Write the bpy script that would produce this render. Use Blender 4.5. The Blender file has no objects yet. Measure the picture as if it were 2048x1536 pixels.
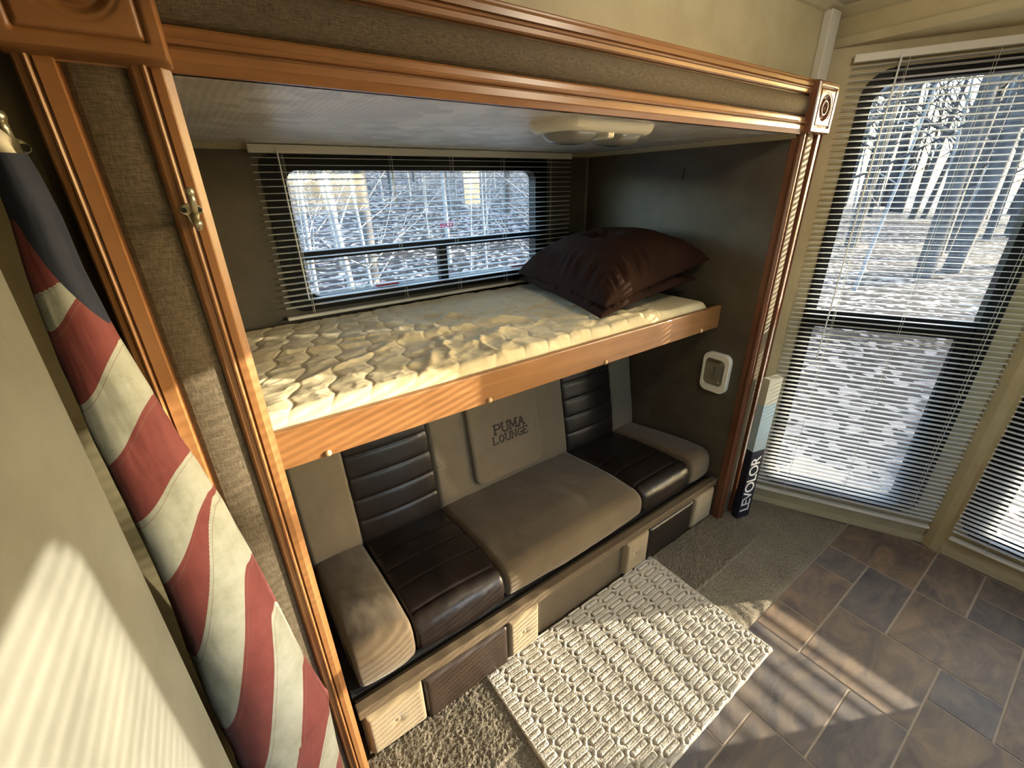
import bpy, math, random
import numpy as np
from mathutils import Vector, Matrix
random.seed(7); rng = np.random.default_rng(5)
S = bpy.context.scene; C = S.collection
# ------------------------------------------------------------- camera, world, sun, exposure
FPX = 869.86
M_ = Matrix(((1,0,0),(0,1,0),(0,0,1)))
def cam_matrix(yaw, pitch, roll):
    cy, sy = math.cos(yaw), math.sin(yaw); cp, sp = math.cos(pitch), math.sin(pitch); cr, sr = math.cos(roll), math.sin(roll)
    Y = Matrix(((cy,sy,0),(-sy,cy,0),(0,0,1))); B = Matrix(((1,0,0),(0,0,-1),(0,1,0)))
    P = Matrix(((1,0,0),(0,cp,-sp),(0,sp,cp))); Q = Matrix(((cr,-sr,0),(sr,cr,0),(0,0,1)))
    W = Q @ P @ B @ Y                                   # world -> image axes (x right, y down, z forward)
    return (Matrix(((1,0,0),(0,-1,0),(0,0,-1))) @ W).transposed()
cd = bpy.data.cameras.new('camera'); cam = bpy.data.objects.new('camera', cd); C.objects.link(cam)
cam.matrix_world = Matrix.Translation((0, -0.8, 1.54)) @ cam_matrix(-0.61277837, 0.42394033, -0.02324966).to_4x4()
cd.sensor_fit = 'HORIZONTAL'; cd.sensor_width = 36; cd.lens = 36*FPX/2048; cd.clip_start = 0.02; cd.clip_end = 300
S.camera = cam
S.view_settings.view_transform = 'Standard'; S.view_settings.look = 'None'
S.view_settings.gamma = 1; S.view_settings.use_curve_mapping = False
S.view_settings.exposure = 1.0
SUN = Vector((-1, 0.514, -0.23)).normalized()
ld = bpy.data.lights.new('sun', 'SUN'); ld.energy = 13.5; ld.angle = math.radians(0.42); ld.color = (1, 0.86, 0.64)
lo = bpy.data.objects.new('sun', ld); C.objects.link(lo); lo.rotation_euler = SUN.to_track_quat('-Z', 'Y').to_euler()
wd = bpy.data.worlds.new('sky'); S.world = wd; wd.use_nodes = True; nt = wd.node_tree
bg = nt.nodes['Background']; sk = nt.nodes.new('ShaderNodeTexSky'); sk.sky_type = 'NISHITA'; sk.sun_disc = False
sk.sun_elevation = math.radians(14); sk.sun_rotation = math.atan2(1, -0.514); sk.air_density = 1.2; sk.dust_density = 2.0; sk.ozone_density = 1.0
tn = nt.nodes.new('ShaderNodeMix'); tn.data_type = 'RGBA'; tn.blend_type = 'MULTIPLY'; tn.inputs[0].default_value = 1; tn.inputs[7].default_value = (0.92, 0.985, 1.09, 1)
nt.links.new(sk.outputs[0], tn.inputs[6]); nt.links.new(tn.outputs[2], bg.inputs[0]); bg.inputs[1].default_value = 1.35
S.cycles.max_bounces = 10; S.cycles.diffuse_bounces = 6; S.cycles.transparent_max_bounces = 24
S.cycles.sample_clamp_indirect = 6; S.cycles.caustics_reflective = False; S.cycles.caustics_refractive = False
try: S.cycles.use_denoising = True
except Exception: pass

# ------------------------------------------------------------- materials
def mat(name, col, rough=0.6, spec=0.4, metal=0.0, coat=0.0, sheen=0.0):
    m = bpy.data.materials.new(name); m.use_nodes = True
    b = m.node_tree.nodes['Principled BSDF']
    b.inputs['Base Color'].default_value = (*col, 1); b.inputs['Roughness'].default_value = rough
    b.inputs['Specular IOR Level'].default_value = spec; b.inputs['Metallic'].default_value = metal
    b.inputs['Coat Weight'].default_value = coat; b.inputs['Sheen Weight'].default_value = sheen
    return m
def nd(m, t, **kw):
    n = m.node_tree.nodes.new(t)
    for k, v in kw.items():
        if k in n.inputs.keys(): n.inputs[k].default_value = v
        else: setattr(n, k, v)
    return n
def lk(m, a, b): m.node_tree.links.new(a, b)
def bsdf(m): return m.node_tree.nodes['Principled BSDF']
def coords(m, scale=(1,1,1), rot=(0,0,0)):
    tc = nd(m, 'ShaderNodeTexCoord'); mp = nd(m, 'ShaderNodeMapping')
    mp.inputs['Scale'].default_value = scale; mp.inputs['Rotation'].default_value = rot
    lk(m, tc.outputs['Object'], mp.inputs['Vector']); return mp.outputs[0]
def noise(m, vec, scale=5, detail=4, rough=0.5, dist=0.0):
    n = nd(m, 'ShaderNodeTexNoise'); n.inputs['Scale'].default_value = scale; n.inputs['Detail'].default_value = detail
    n.inputs['Roughness'].default_value = rough; n.inputs['Distortion'].default_value = dist; lk(m, vec, n.inputs['Vector']); return n.outputs['Fac']
def ramp(m, fac, stops):
    r = nd(m, 'ShaderNodeValToRGB'); e = r.color_ramp.elements
    while len(e) < len(stops): e.new(0.5)
    for i, (p, c) in enumerate(stops): e[i].position = p; e[i].color = (*c, 1)
    lk(m, fac, r.inputs[0]); return r.outputs[0]
def bump(m, h, strength=0.3, dist=0.002, prev=None):
    b = nd(m, 'ShaderNodeBump'); b.inputs['Strength'].default_value = strength; b.inputs['Distance'].default_value = dist
    lk(m, h, b.inputs['Height'])
    lk(m, b.outputs[0], bsdf(m).inputs['Normal']); return b
def mathn(m, op, a, b=None):
    n = nd(m, 'ShaderNodeMath', operation=op)
    for i, v in enumerate((a, b)):
        if v is None: continue
        if isinstance(v, (int, float)): n.inputs[i].default_value = v
        else: lk(m, v, n.inputs[i])
    return n.outputs[0]
def mixc(m, fac, a, b, mode='MIX'):
    n = nd(m, 'ShaderNodeMix', data_type='RGBA', blend_type=mode)
    if isinstance(fac, (int, float)): n.inputs[0].default_value = fac
    else: lk(m, fac, n.inputs[0])
    for i, v in ((6, a), (7, b)):
        if isinstance(v, tuple): n.inputs[i].default_value = (*v, 1)
        else: lk(m, v, n.inputs[i])
    return n.outputs[2]

def wood(name, axis, dark=(0.19,0.082,0.028), light=(0.32,0.15,0.057), rough=0.36):
    m = mat(name, light, rough, 0.5, coat=0.12); bsdf(m).inputs['Coat Roughness'].default_value = 0.3
    sc = [38, 38, 38]; sc[axis] = 2.2
    v = coords(m, tuple(sc)); n = noise(m, v, 1.0, 6, 0.6, 0.6)
    v2 = coords(m, (4,4,4)); n2 = noise(m, v2, 1.5, 3, 0.5)
    f = mathn(m, 'ADD', mathn(m, 'MULTIPLY', n, 0.65), mathn(m, 'MULTIPLY', n2, 0.35))
    lk(m, ramp(m, f, [(0.30, dark), (0.5, tuple(0.5*(a+b) for a, b in zip(dark, light))), (0.68, light)]), bsdf(m).inputs['Base Color'])
    bump(m, n, 0.06, 0.001); return m
W_X = wood('wood_x', 0); W_Z = wood('wood_z', 2)
W_DARK = wood('wood_red', 2, (0.085,0.028,0.013), (0.18,0.072,0.036), 0.25)
def weave(name, c1, c2, c3, s=1.0):
    m = mat(name, c2, 0.75, 0.25)
    a = noise(m, coords(m, (900*s, 900*s, 60*s)), 1, 2, 0.6); b = noise(m, coords(m, (60*s, 60*s, 900*s)), 1, 2, 0.6)
    f = mathn(m, 'ADD', mathn(m, 'MULTIPLY', a, 0.5), mathn(m, 'MULTIPLY', b, 0.5))
    lk(m, ramp(m, f, [(0.38, c1), (0.5, c2), (0.62, c3)]), bsdf(m).inputs['Base Color'])
    bump(m, f, 0.35, 0.001); return m
FABRIC = weave('woven_panel', (0.055,0.041,0.027), (0.098,0.075,0.050), (0.155,0.122,0.083), 1.3)
def mottled(name, c1, c2, scale=6, rough=0.6, spec=0.3, b=0.1, fine=60):
    m = mat(name, c1, rough, spec); v = coords(m); n = noise(m, v, scale, 5, 0.6)
    lk(m, ramp(m, n, [(0.35, c1), (0.65, c2)]), bsdf(m).inputs['Base Color'])
    if b: bump(m, noise(m, v, fine, 3), b, 0.002)
    return m
CREAM = mottled('cream_wall', (0.42,0.355,0.215), (0.50,0.435,0.275), 7, 0.5)
CREAM_TRIM = mottled('cream_trim', (0.42,0.37,0.235), (0.47,0.42,0.28), 9, 0.45)
PARTITION = mottled('partition_wall', (0.145,0.142,0.128), (0.185,0.182,0.165), 8, 0.5)
SLIDEWALL = mottled('dark_wall', (0.060,0.048,0.033), (0.080,0.066,0.047), 9, 0.42, 0.4)
OLIVE = mottled('left_wall', (0.10,0.085,0.05), (0.13,0.11,0.065), 9, 0.6)  # dark tone puts the left wall's shade into its colour
BASEBROWN = mottled('sofa_base', (0.105,0.083,0.055), (0.125,0.10,0.068), 9, 0.35, 0.45)
def ceilmat():
    m = mat('slide_ceiling', (0.7,0.66,0.58), 0.33, 0.65); v = coords(m)
    vo = nd(m, 'ShaderNodeTexVoronoi'); vo.inputs['Scale'].default_value = 16; lk(m, v, vo.inputs['Vector'])
    sp = nd(m, 'ShaderNodeSeparateColor'); lk(m, vo.outputs['Color'], sp.inputs[0])
    wv = nd(m, 'ShaderNodeTexWave'); wv.inputs['Scale'].default_value = 22; wv.inputs['Distortion'].default_value = 3; wv.inputs['Detail'].default_value = 2; lk(m, v, wv.inputs['Vector'])
    f = mathn(m, 'ADD', mathn(m, 'MULTIPLY', sp.outputs[0], 0.7), mathn(m, 'MULTIPLY', wv.outputs['Fac'], 0.3))
    lk(m, ramp(m, f, [(0.15, (0.50,0.455,0.39)), (0.85, (0.76,0.715,0.64))]), bsdf(m).inputs['Base Color'])
    bump(m, f, 0.12, 0.002); return m
CEIL_S = ceilmat()
CEIL = mottled('room_ceiling', (0.50,0.46,0.33), (0.56,0.52,0.39), 10, 0.6)
def suede(name, c1, c2):
    m = mat(name, c1, 0.75, 0.2, sheen=0.25); v = coords(m); n = noise(m, v, 5, 6, 0.6, 0.4)
    lk(m, ramp(m, n, [(0.3, c1), (0.7, c2)]), bsdf(m).inputs['Base Color']); bump(m, noise(m, v, 500, 2), 0.15, 0.0006); return m
TAN = suede('tan_suede', (0.100,0.069,0.039), (0.13,0.094,0.055))
TAN_L = suede('pale_suede', (0.145,0.112,0.075), (0.175,0.138,0.096))
TAN_PAD = suede('drawer_suede', (0.25,0.19,0.11), (0.30,0.235,0.145))
def leathermat(name, c, r=0.3):
    m = mat(name, c, r, 0.5); v = coords(m); n = noise(m, v, 220, 3, 0.6); bump(m, n, 0.22, 0.001)
    n2 = noise(m, v, 12, 4); lk(m, ramp(m, n2, [(0.3, tuple(x*0.8 for x in c)), (0.7, tuple(x*1.3 for x in c))]), bsdf(m).inputs['Base Color']); return m
LEATHER = leathermat('dark_leather', (0.0135,0.009,0.0078), 0.36)
LEATHER2 = leathermat('dark_leather_low', (0.034,0.022,0.016), 0.42)
PILLOW = suede('brown_cotton', (0.019,0.0085,0.006), (0.027,0.012,0.0085)); bsdf(PILLOW).inputs['Sheen Weight'].default_value = 0; bsdf(PILLOW).inputs['Specular IOR Level'].default_value = 0.06; bsdf(PILLOW).inputs['Roughness'].default_value = 0.9
QUILT = mottled('quilt', (0.60,0.50,0.32), (0.70,0.60,0.41), 4, 0.85, 0.15, 0.15, 220)
def carpetmat():
    m = mat('carpet_pile', (0.3,0.25,0.18), 0.95, 0.1); v = coords(m)
    n = noise(m, v, 260, 3, 0.7); n2 = noise(m, v, 7, 3)
    c = ramp(m, n, [(0.3, (0.11,0.095,0.07)), (0.5, (0.28,0.245,0.185)), (0.7, (0.50,0.45,0.36))])
    lk(m, mixc(m, 0.35, c, ramp(m, n2, [(0.3, (0.5,0.5,0.5)), (0.7, (1,1,1))]), 'MULTIPLY'), bsdf(m).inputs['Base Color'])
    bump(m, n, 1.0, 0.006); return m
CARPET = carpetmat()
def rugmat():
    m = mat('rug_cotton', (0.66,0.62,0.53), 0.9, 0.1); v = coords(m); n = noise(m, v, 420, 2, 0.6); n2 = noise(m, v, 25, 4)
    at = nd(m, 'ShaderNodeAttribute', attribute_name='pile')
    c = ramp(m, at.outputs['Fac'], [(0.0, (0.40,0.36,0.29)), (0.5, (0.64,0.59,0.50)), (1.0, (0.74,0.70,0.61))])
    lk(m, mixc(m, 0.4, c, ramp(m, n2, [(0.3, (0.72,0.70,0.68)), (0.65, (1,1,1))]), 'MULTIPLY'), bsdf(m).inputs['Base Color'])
    bump(m, n, 0.8, 0.003); return m
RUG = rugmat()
def tilemat():
    m = mat('slate_vinyl', (0.15,0.12,0.1), 0.5, 0.35); at = nd(m, 'ShaderNodeAttribute', attribute_name='tint')
    v = coords(m); ad = nd(m, 'ShaderNodeVectorMath', operation='MULTIPLY_ADD')
    lk(m, at.outputs['Color'], ad.inputs[0]); ad.inputs[1].default_value = (5,5,5); lk(m, v, ad.inputs[2])
    mp = nd(m, 'ShaderNodeMapping'); mp.inputs['Scale'].default_value = (3.2, 6.5, 1); mp.inputs['Rotation'].default_value = (0,0,0.5); lk(m, ad.outputs[0], mp.inputs[0])
    n = noise(m, mp.outputs[0], 1.6, 7, 0.62, 1.2)
    c = ramp(m, n, [(0.30, (0.080,0.074,0.076)), (0.44, (0.125,0.112,0.108)), (0.56, (0.170,0.142,0.120)), (0.70, (0.225,0.185,0.145))])
    sp = nd(m, 'ShaderNodeSeparateColor'); lk(m, at.outputs['Color'], sp.inputs[0])
    t = ramp(m, sp.outputs[0], [(0, (0.80,0.84,0.98)), (0.5, (1,0.97,0.95)), (1, (1.25,1.05,0.86))])
    lk(m, mixc(m, 1.0, c, t, 'MULTIPLY'), bsdf(m).inputs['Base Color'])
    bump(m, noise(m, v, 60, 4), 0.12, 0.002); return m
TILE = tilemat(); GROUT = mat('grout', (0.36,0.30,0.24), 0.8)
BLACK = mat('black_frame', (0.004,0.004,0.005), 0.45, 0.15)
BLACKP = mat('black_plastic_and_gaps', (0.012,0.012,0.013), 0.45)  # plastic parts, and the black that paints shaded gaps
WHITE = mat('white_plastic', (0.62,0.60,0.54), 0.4, 0.4)
IVORY = mat('ivory_plastic', (0.70,0.67,0.58), 0.35, 0.45)
def slatmat():
    m = mat('blind_slat', (0.86,0.86,0.84), 0.35, 0.4); nt = m.node_tree
    tr = nd(m, 'ShaderNodeBsdfTranslucent'); tr.inputs[0].default_value = (0.7,0.74,0.78,1)
    mx = nd(m, 'ShaderNodeMixShader'); mx.inputs[0].default_value = 0.32
    lk(m, bsdf(m).outputs[0], mx.inputs[1]); lk(m, tr.outputs[0], mx.inputs[2]); lk(m, mx.outputs[0], nt.nodes['Material Output'].inputs[0]); return m
SLAT = slatmat()
def glassmat(name, tint=(0.93,0.96,0.97), gl=0.06):
    m = bpy.data.materials.new(name); m.use_nodes = True; nt = m.node_tree; nt.nodes.remove(nt.nodes['Principled BSDF'])
    t = nd(m, 'ShaderNodeBsdfTransparent'); t.inputs[0].default_value = (*tint, 1)
    g = nd(m, 'ShaderNodeBsdfGlossy'); g.inputs['Roughness'].default_value = 0.02
    mx = nd(m, 'ShaderNodeMixShader'); mx.inputs[0].default_value = gl
    lk(m, t.outputs[0], mx.inputs[1]); lk(m, g.outputs[0], mx.inputs[2]); lk(m, mx.outputs[0], nt.nodes['Material Output'].inputs[0]); return m
GLASS = glassmat('window_glass'); SCREEN = glassmat('screen_mesh', (0.62,0.64,0.66), 0.02); SCREEN2 = glassmat('fine_screen_mesh', (0.88,0.89,0.90), 0.02)
CORD = mat('clear_wand', (0.7,0.75,0.8), 0.1, 0.8)
LENS = mat('lens', (0.75,0.77,0.76), 0.12, 0.6); bsdf(LENS).inputs['Transmission Weight'].default_value = 0.75
NICKEL = mat('brass_pale', (0.62,0.58,0.42), 0.28, 0.5, metal=0.85)
PEG = mat('peg', (0.62,0.42,0.24), 0.4); REDP = mat('red_plastic', (0.35,0.01,0.02), 0.4); REDT = mat('red_letter', (0.75,0.08,0.22), 0.5)
NAVYT = mat('thread', (0.035,0.020,0.016), 0.7)

# ------------------------------------------------------------- mesh helpers
def link(name, me, m=None, parent=None, smooth=False):
    o = bpy.data.objects.new(name, me); C.objects.link(o)
    if m is not None and not me.materials:
        for x in (m if isinstance(m, (list, tuple)) else [m]): me.materials.append(x)
    if smooth: me.polygons.foreach_set('use_smooth', [True]*len(me.polygons))
    if parent is not None: o.parent = parent
    return o
def tag(o, label=None, cat=None, group=None, kind=None):
    for k, v in (('label', label), ('category', cat), ('group', group), ('kind', kind)):
        if v: o[k] = v
    return o
def empty(name, loc=(0,0,0), rz=0.0):
    o = bpy.data.objects.new(name, None); C.objects.link(o); o.location = loc; o.rotation_euler = (0,0,rz); o.empty_display_size = 0.05; return o
class MB:
    def __init__(s): s.v = []; s.f = []; s.mi = []
    def add(s, vs, fs, mi=0):
        b = len(s.v); s.v += [tuple(map(float, p)) for p in vs]; s.f += [tuple(i+b for i in f) for f in fs]; s.mi += [mi]*len(fs); return s
    def box(s, x0, x1, y0, y1, z0, z1, mi=0):
        return s.add([(x0,y0,z0),(x1,y0,z0),(x1,y1,z0),(x0,y1,z0),(x0,y0,z1),(x1,y0,z1),(x1,y1,z1),(x0,y1,z1)],
                     [(0,3,2,1),(4,5,6,7),(0,1,5,4),(1,2,6,5),(2,3,7,6),(3,0,4,7)], mi)
    def prism(s, prof, a, b, fn, mi=0):          # prof closed polygon (p,q); fn(p,q,t)->xyz
        n = len(prof); vs = [fn(p, q, a) for p, q in prof]+[fn(p, q, b) for p, q in prof]
        return s.add(vs, [(i, (i+1) % n, n+(i+1) % n, n+i) for i in range(n)]+[tuple(range(n))[::-1], tuple(range(n, 2*n))], mi)
    def tube(s, pts, r, n=8, mi=0, caps=True):
        pts = [Vector(p) for p in pts]; R = r if isinstance(r, (list, tuple)) else [r]*len(pts); vs = []; fs = []
        up = Vector((0.123,0.31,0.94))
        for i, p in enumerate(pts):
            d = (pts[min(i+1, len(pts)-1)]-pts[max(i-1, 0)]).normalized(); a = d.cross(up)
            if a.length < 1e-3: a = d.cross(Vector((1,0,0)))
            a.normalize(); b = d.cross(a)
            for k in range(n):
                t = 2*math.pi*k/n; vs.append(p+(a*math.cos(t)+b*math.sin(t))*R[i])
        for i in range(len(pts)-1):
            for k in range(n): fs.append((i*n+k, i*n+(k+1) % n, (i+1)*n+(k+1) % n, (i+1)*n+k))
        if caps: fs += [tuple(range(n))[::-1], tuple(range((len(pts)-1)*n, len(pts)*n))]
        return s.add(vs, fs, mi)
    def lathe(s, prof, c, axis='z', n=24, mi=0, sx=1.0, sy=1.0):
        vs = []; fs = []
        for r, h in prof:
            for k in range(n):
                t = 2*math.pi*k/n; a, b = r*math.cos(t)*sx, r*math.sin(t)*sy
                vs.append({'z': (c[0]+a, c[1]+b, c[2]+h), 'y': (c[0]+a, c[1]+h, c[2]+b), 'x': (c[0]+h, c[1]+a, c[2]+b)}[axis])
        for i in range(len(prof)-1):
            for k in range(n): fs.append((i*n+k, i*n+(k+1) % n, (i+1)*n+(k+1) % n, (i+1)*n+k))
        fs += [tuple(range(n))[::-1], tuple(range((len(prof)-1)*n, len(prof)*n))]
        return s.add(vs, fs, mi)
    def build(s, name, m, parent=None, smooth=False, bevel=0, seg=2, fix=True):
        me = bpy.data.meshes.new(name); me.from_pydata(s.v, [], s.f)
        for x in (m if isinstance(m, (list, tuple)) else [m]): me.materials.append(x)
        if isinstance(m, (list, tuple)): me.polygons.foreach_set('material_index', s.mi)
        if fix:
            import bmesh
            bm = bmesh.new(); bm.from_mesh(me); bmesh.ops.recalc_face_normals(bm, faces=bm.faces); bm.to_mesh(me); bm.free()
        o = link(name, me, None, parent, smooth)
        if bevel:
            b = o.modifiers.new('bevel', 'BEVEL'); b.width = bevel; b.segments = seg; b.limit_method = 'ANGLE'
            if seg > 2:
                me.polygons.foreach_set('use_smooth', [True]*len(me.polygons)); b.harden_normals = True
        return o
def gridmesh(name, P, m, parent=None, smooth=True, attr=None, close=False):
    nu, nv = P.shape[:2]; idx = np.arange(nu*nv).reshape(nu, nv)
    a = idx[:-1,:-1].ravel(); b = idx[1:,:-1].ravel(); c = idx[1:,1:].ravel(); d = idx[:-1,1:].ravel()
    F = np.stack([a,b,c,d], 1)
    me = bpy.data.meshes.new(name); me.from_pydata(P.reshape(-1,3).tolist(), [], F.tolist())
    if attr:
        for k, A in attr.items():
            t = me.attributes.new(k, 'FLOAT', 'POINT'); t.data.foreach_set('value', A.ravel().astype(np.float32))
    return link(name, me, m, parent, smooth)
def vnoise(x, y, seed=0):
    r = np.random.default_rng(seed); T = r.random((256,256)); xi = np.floor(x).astype(int); yi = np.floor(y).astype(int)
    fx = x-xi; fy = y-yi; fx = fx*fx*(3-2*fx); fy = fy*fy*(3-2*fy); g = lambda i, j: T[i % 256, j % 256]
    return (g(xi,yi)*(1-fx)+g(xi+1,yi)*fx)*(1-fy)+(g(xi,yi+1)*(1-fx)+g(xi+1,yi+1)*fx)*fy
def fbm(x, y, seed=0, o=4):
    s = 0; a = 0.5
    for i in range(o): s = s+a*vnoise(x*2**i+17.3*i, y*2**i+5.1*i, seed+i); a *= 0.5
    return s
def rrect(x0, x1, z0, z1, r, n=6):
    pts = []
    for cx, cz, a0 in ((x1-r, z1-r, 0), (x0+r, z1-r, 90), (x0+r, z0+r, 180), (x1-r, z0+r, 270)):
        for k in range(n+1):
            t = math.radians(a0+90*k/n); pts.append((cx+r*math.cos(t), cz+r*math.sin(t)))
    return pts
def ring(mb, outer, inner, ya, yb, mi=0):            # frame between two loops of equal count in the x/z plane
    n = len(outer); vs = [(x,ya,z) for x,z in outer]+[(x,ya,z) for x,z in inner]+[(x,yb,z) for x,z in outer]+[(x,yb,z) for x,z in inner]; fs = []
    for i in range(n):
        j = (i+1) % n; fs += [(i,j,n+j,n+i), (2*n+i,3*n+i,3*n+j,2*n+j), (i,2*n+i,2*n+j,j), (n+i,n+j,3*n+j,3*n+i)]
    mb.add(vs, fs, mi)
def textmesh(name, txt, size, m, mw, parent=None, depth=0.0006, shear=0.0, offset=0.0, bold=None, sp=1.0):
    cu = bpy.data.curves.new(name, 'FONT'); cu.body = txt; cu.size = size; cu.extrude = depth; cu.align_x = 'CENTER'; cu.align_y = 'CENTER'; cu.offset = offset; cu.space_character = sp; cu.shear = shear
    t = bpy.data.objects.new(name, cu); C.objects.link(t); dg = bpy.context.evaluated_depsgraph_get(); dg.update()
    me = bpy.data.meshes.new_from_object(t.evaluated_get(dg)); bpy.data.objects.remove(t); bpy.data.curves.remove(cu)
    me.materials.clear(); o = link(name, me, m, parent); o.matrix_local = mw; return o

# ------------------------------------------------------------- room shell
ZC = 2.083; ZS = 1.69; XW = 1.80; YB = 1.03
# floor: slate-look vinyl in modular tiles, one mesh
TX = lambda i: 2.385-0.1625*i
TY = lambda j: -0.392-0.156*j
occ = {}; tiles = [(0,2,0,2),(2,3,0,1),(3,5,0,1),(5,6,0,1),(2,4,1,2),(4,6,1,3),(2,4,2,4),(0,2,2,3),(0,1,3,4),(1,2,3,4),(6,8,0,2),(8,9,0,1),(9,11,0,1),
     (8,10,1,3),(6,8,2,3),(5,7,3,5),(4,5,3,4),(3,5,4,5),(7,8,3,4),(7,9,4,6),(8,10,3,4),(0,2,4,6),(2,3,4,5)]
for a, b, c, d in tiles:
    for i in range(a, b):
        for j in range(c, d): occ[i,j] = 1
rr = random.Random(3)
for j in range(-1, 13):
    for i in range(-3, 22):
        if (i,j) in occ: continue
        w = rr.choice((1,2,2)); h = rr.choice((1,1,2))
        ok = lambda w, h: all((i+p, j+q) not in occ for p in range(w) for q in range(h))
        if j < 0: h = 1
        while not ok(w, h): (w, h) = (w-1, h) if w > 1 else (w, h-1)
        for p in range(w):
            for q in range(h): occ[i+p,j+q] = 1
        tiles.append((i,i+w,j,j+h))
mb = MB(); mb.box(-1.3,2.75,-2.3,0.02,-0.03,-0.0015,1); tint = [0.5]*8
for a, b, c, d in tiles:
    x1, x0 = TX(a)-0.0035, TX(b)+0.0035; y1, y0 = TY(c)-0.0035, TY(d)+0.0035
    x1 = min(x1, 2.75); x0 = max(x0, -1.3); y0 = max(y0, -2.29)
    if x1 <= x0 or y1 <= y0: continue
    mb.add([(x0,y0,0),(x1,y0,0),(x1,y1,0),(x0,y1,0),(x0,y0,-0.002),(x1,y0,-0.002),(x1,y1,-0.002),(x0,y1,-0.002)], [(0,1,2,3),(0,4,5,1),(1,5,6,2),(2,6,7,3),(3,7,4,0)], 0)
    tint += [rr.random()]*8
fl = mb.build('floor', [TILE, GROUT], fix=False); tag(fl, kind='structure')
ca = fl.data.color_attributes.new('tint', 'FLOAT_COLOR', 'POINT')
for i, t in enumerate(tint): ca.data[i].color = (t, (t*7.3) % 1, (t*3.7) % 1, 1)

def st(name, mb, m, **k): return tag(mb.build(name, m, **k), kind='structure')
# slide-out box
mb = MB(); hx0,hx1,hz0,hz1 = 0.30,1.485,1.14,1.632
mb.box(-0.04,hx0,YB,YB+0.05,-0.03,ZS+0.05); mb.box(hx1,XW+0.05,YB,YB+0.05,-0.03,ZS+0.05); mb.box(hx0,hx1,YB,YB+0.05,-0.03,hz0); mb.box(hx0,hx1,YB,YB+0.05,hz1,ZS+0.05)
st('wall_back', mb, SLIDEWALL)
st('wall_slide_right', MB().box(XW,XW+0.045,0.014,YB,-0.03,ZS+0.05), SLIDEWALL)
st('wall_slide_left', MB().box(-0.04,0.012,0.014,YB,-0.03,ZS+0.05), SLIDEWALL)
st('ceiling_slide', MB().box(-0.04,XW+0.045,0.014,YB+0.05,ZS,ZS+0.05), CEIL_S)
st('floor_slide', MB().box(-0.04,XW+0.045,0.02,YB+0.05,-0.03,-0.004), CARPET)
cove = [(0,0),(0.017,0),(0.015,-0.005),(0.006,-0.014),(0,-0.017)]
st('trim_1', MB().prism(cove, 0.02, YB, lambda p,q,t: (XW-p, t, ZS+q)), CREAM_TRIM)
st('trim_2', MB().prism(cove, 0.012, XW, lambda p,q,t: (t, YB-p, ZS+q)), CREAM_TRIM)
st('trim_3', MB().prism([(0,0),(0.008,0),(0,0.008)], 1.0, ZS-0.017, lambda p,q,t: (XW-p, YB-q, t)), SLIDEWALL)
# wall around the slide opening
mb = MB(); mb.box(0.0,2.10,0.09,0.12,1.745,ZC+0.03); mb.box(XW+0.05,2.16,0.09,0.12,-0.03,1.745)
st('wall_front', mb, CREAM)
st('wall_left', MB().box(-1.3,-0.04,0.03,0.12,-0.03,ZC+0.03), OLIVE)
st('ceiling', MB().box(-1.3,2.75,-2.3,0.12,ZC,ZC+0.04), CEIL)
st('trim_4', MB().prism([(0,0),(0.03,0),(0.027,-0.006),(0.01,-0.02),(0,-0.024)], -0.3, 2.06, lambda p,q,t: (t, 0.09-p, ZC+q)), CREAM_TRIM)
# white cover strip above the right end of the header
st('trim_5', MB().box(1.955,2.022,0.062,0.09,0.0,2.065), WHITE, bevel=0.003)
st('gap_shade_strip', MB().box(2.022,2.05,0.075,0.09,0.0,2.06), BLACKP)  # black strip standing in for the dark, shaded gap beside the cover strip
# soffit above the bay
mb = MB(); mb.box(2.06,2.09,-2.2,0.12,1.968,ZC+0.03); st('wall_soffit', mb, CREAM)
mb = MB().prism([(0,0.0),(0.012,0.0),(0.016,0.006),(0.016,0.026),(0.012,0.032),(0,0.034)], -2.2, 0.09, lambda p,q,t: (2.06-p, t, 1.966+q)); st('trim_7', mb, CREAM_TRIM)
st('trim_8', MB().prism([(0,0),(0.03,0),(0.025,-0.008),(0.008,-0.025),(0,-0.03)], -2.2, 0.09, lambda p,q,t: (2.06-p, t, ZC+q)), CREAM_TRIM)
st('ceiling_bay', MB().box(2.06,2.75,-2.3,0.12,1.966,1.99), CREAM)

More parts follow.
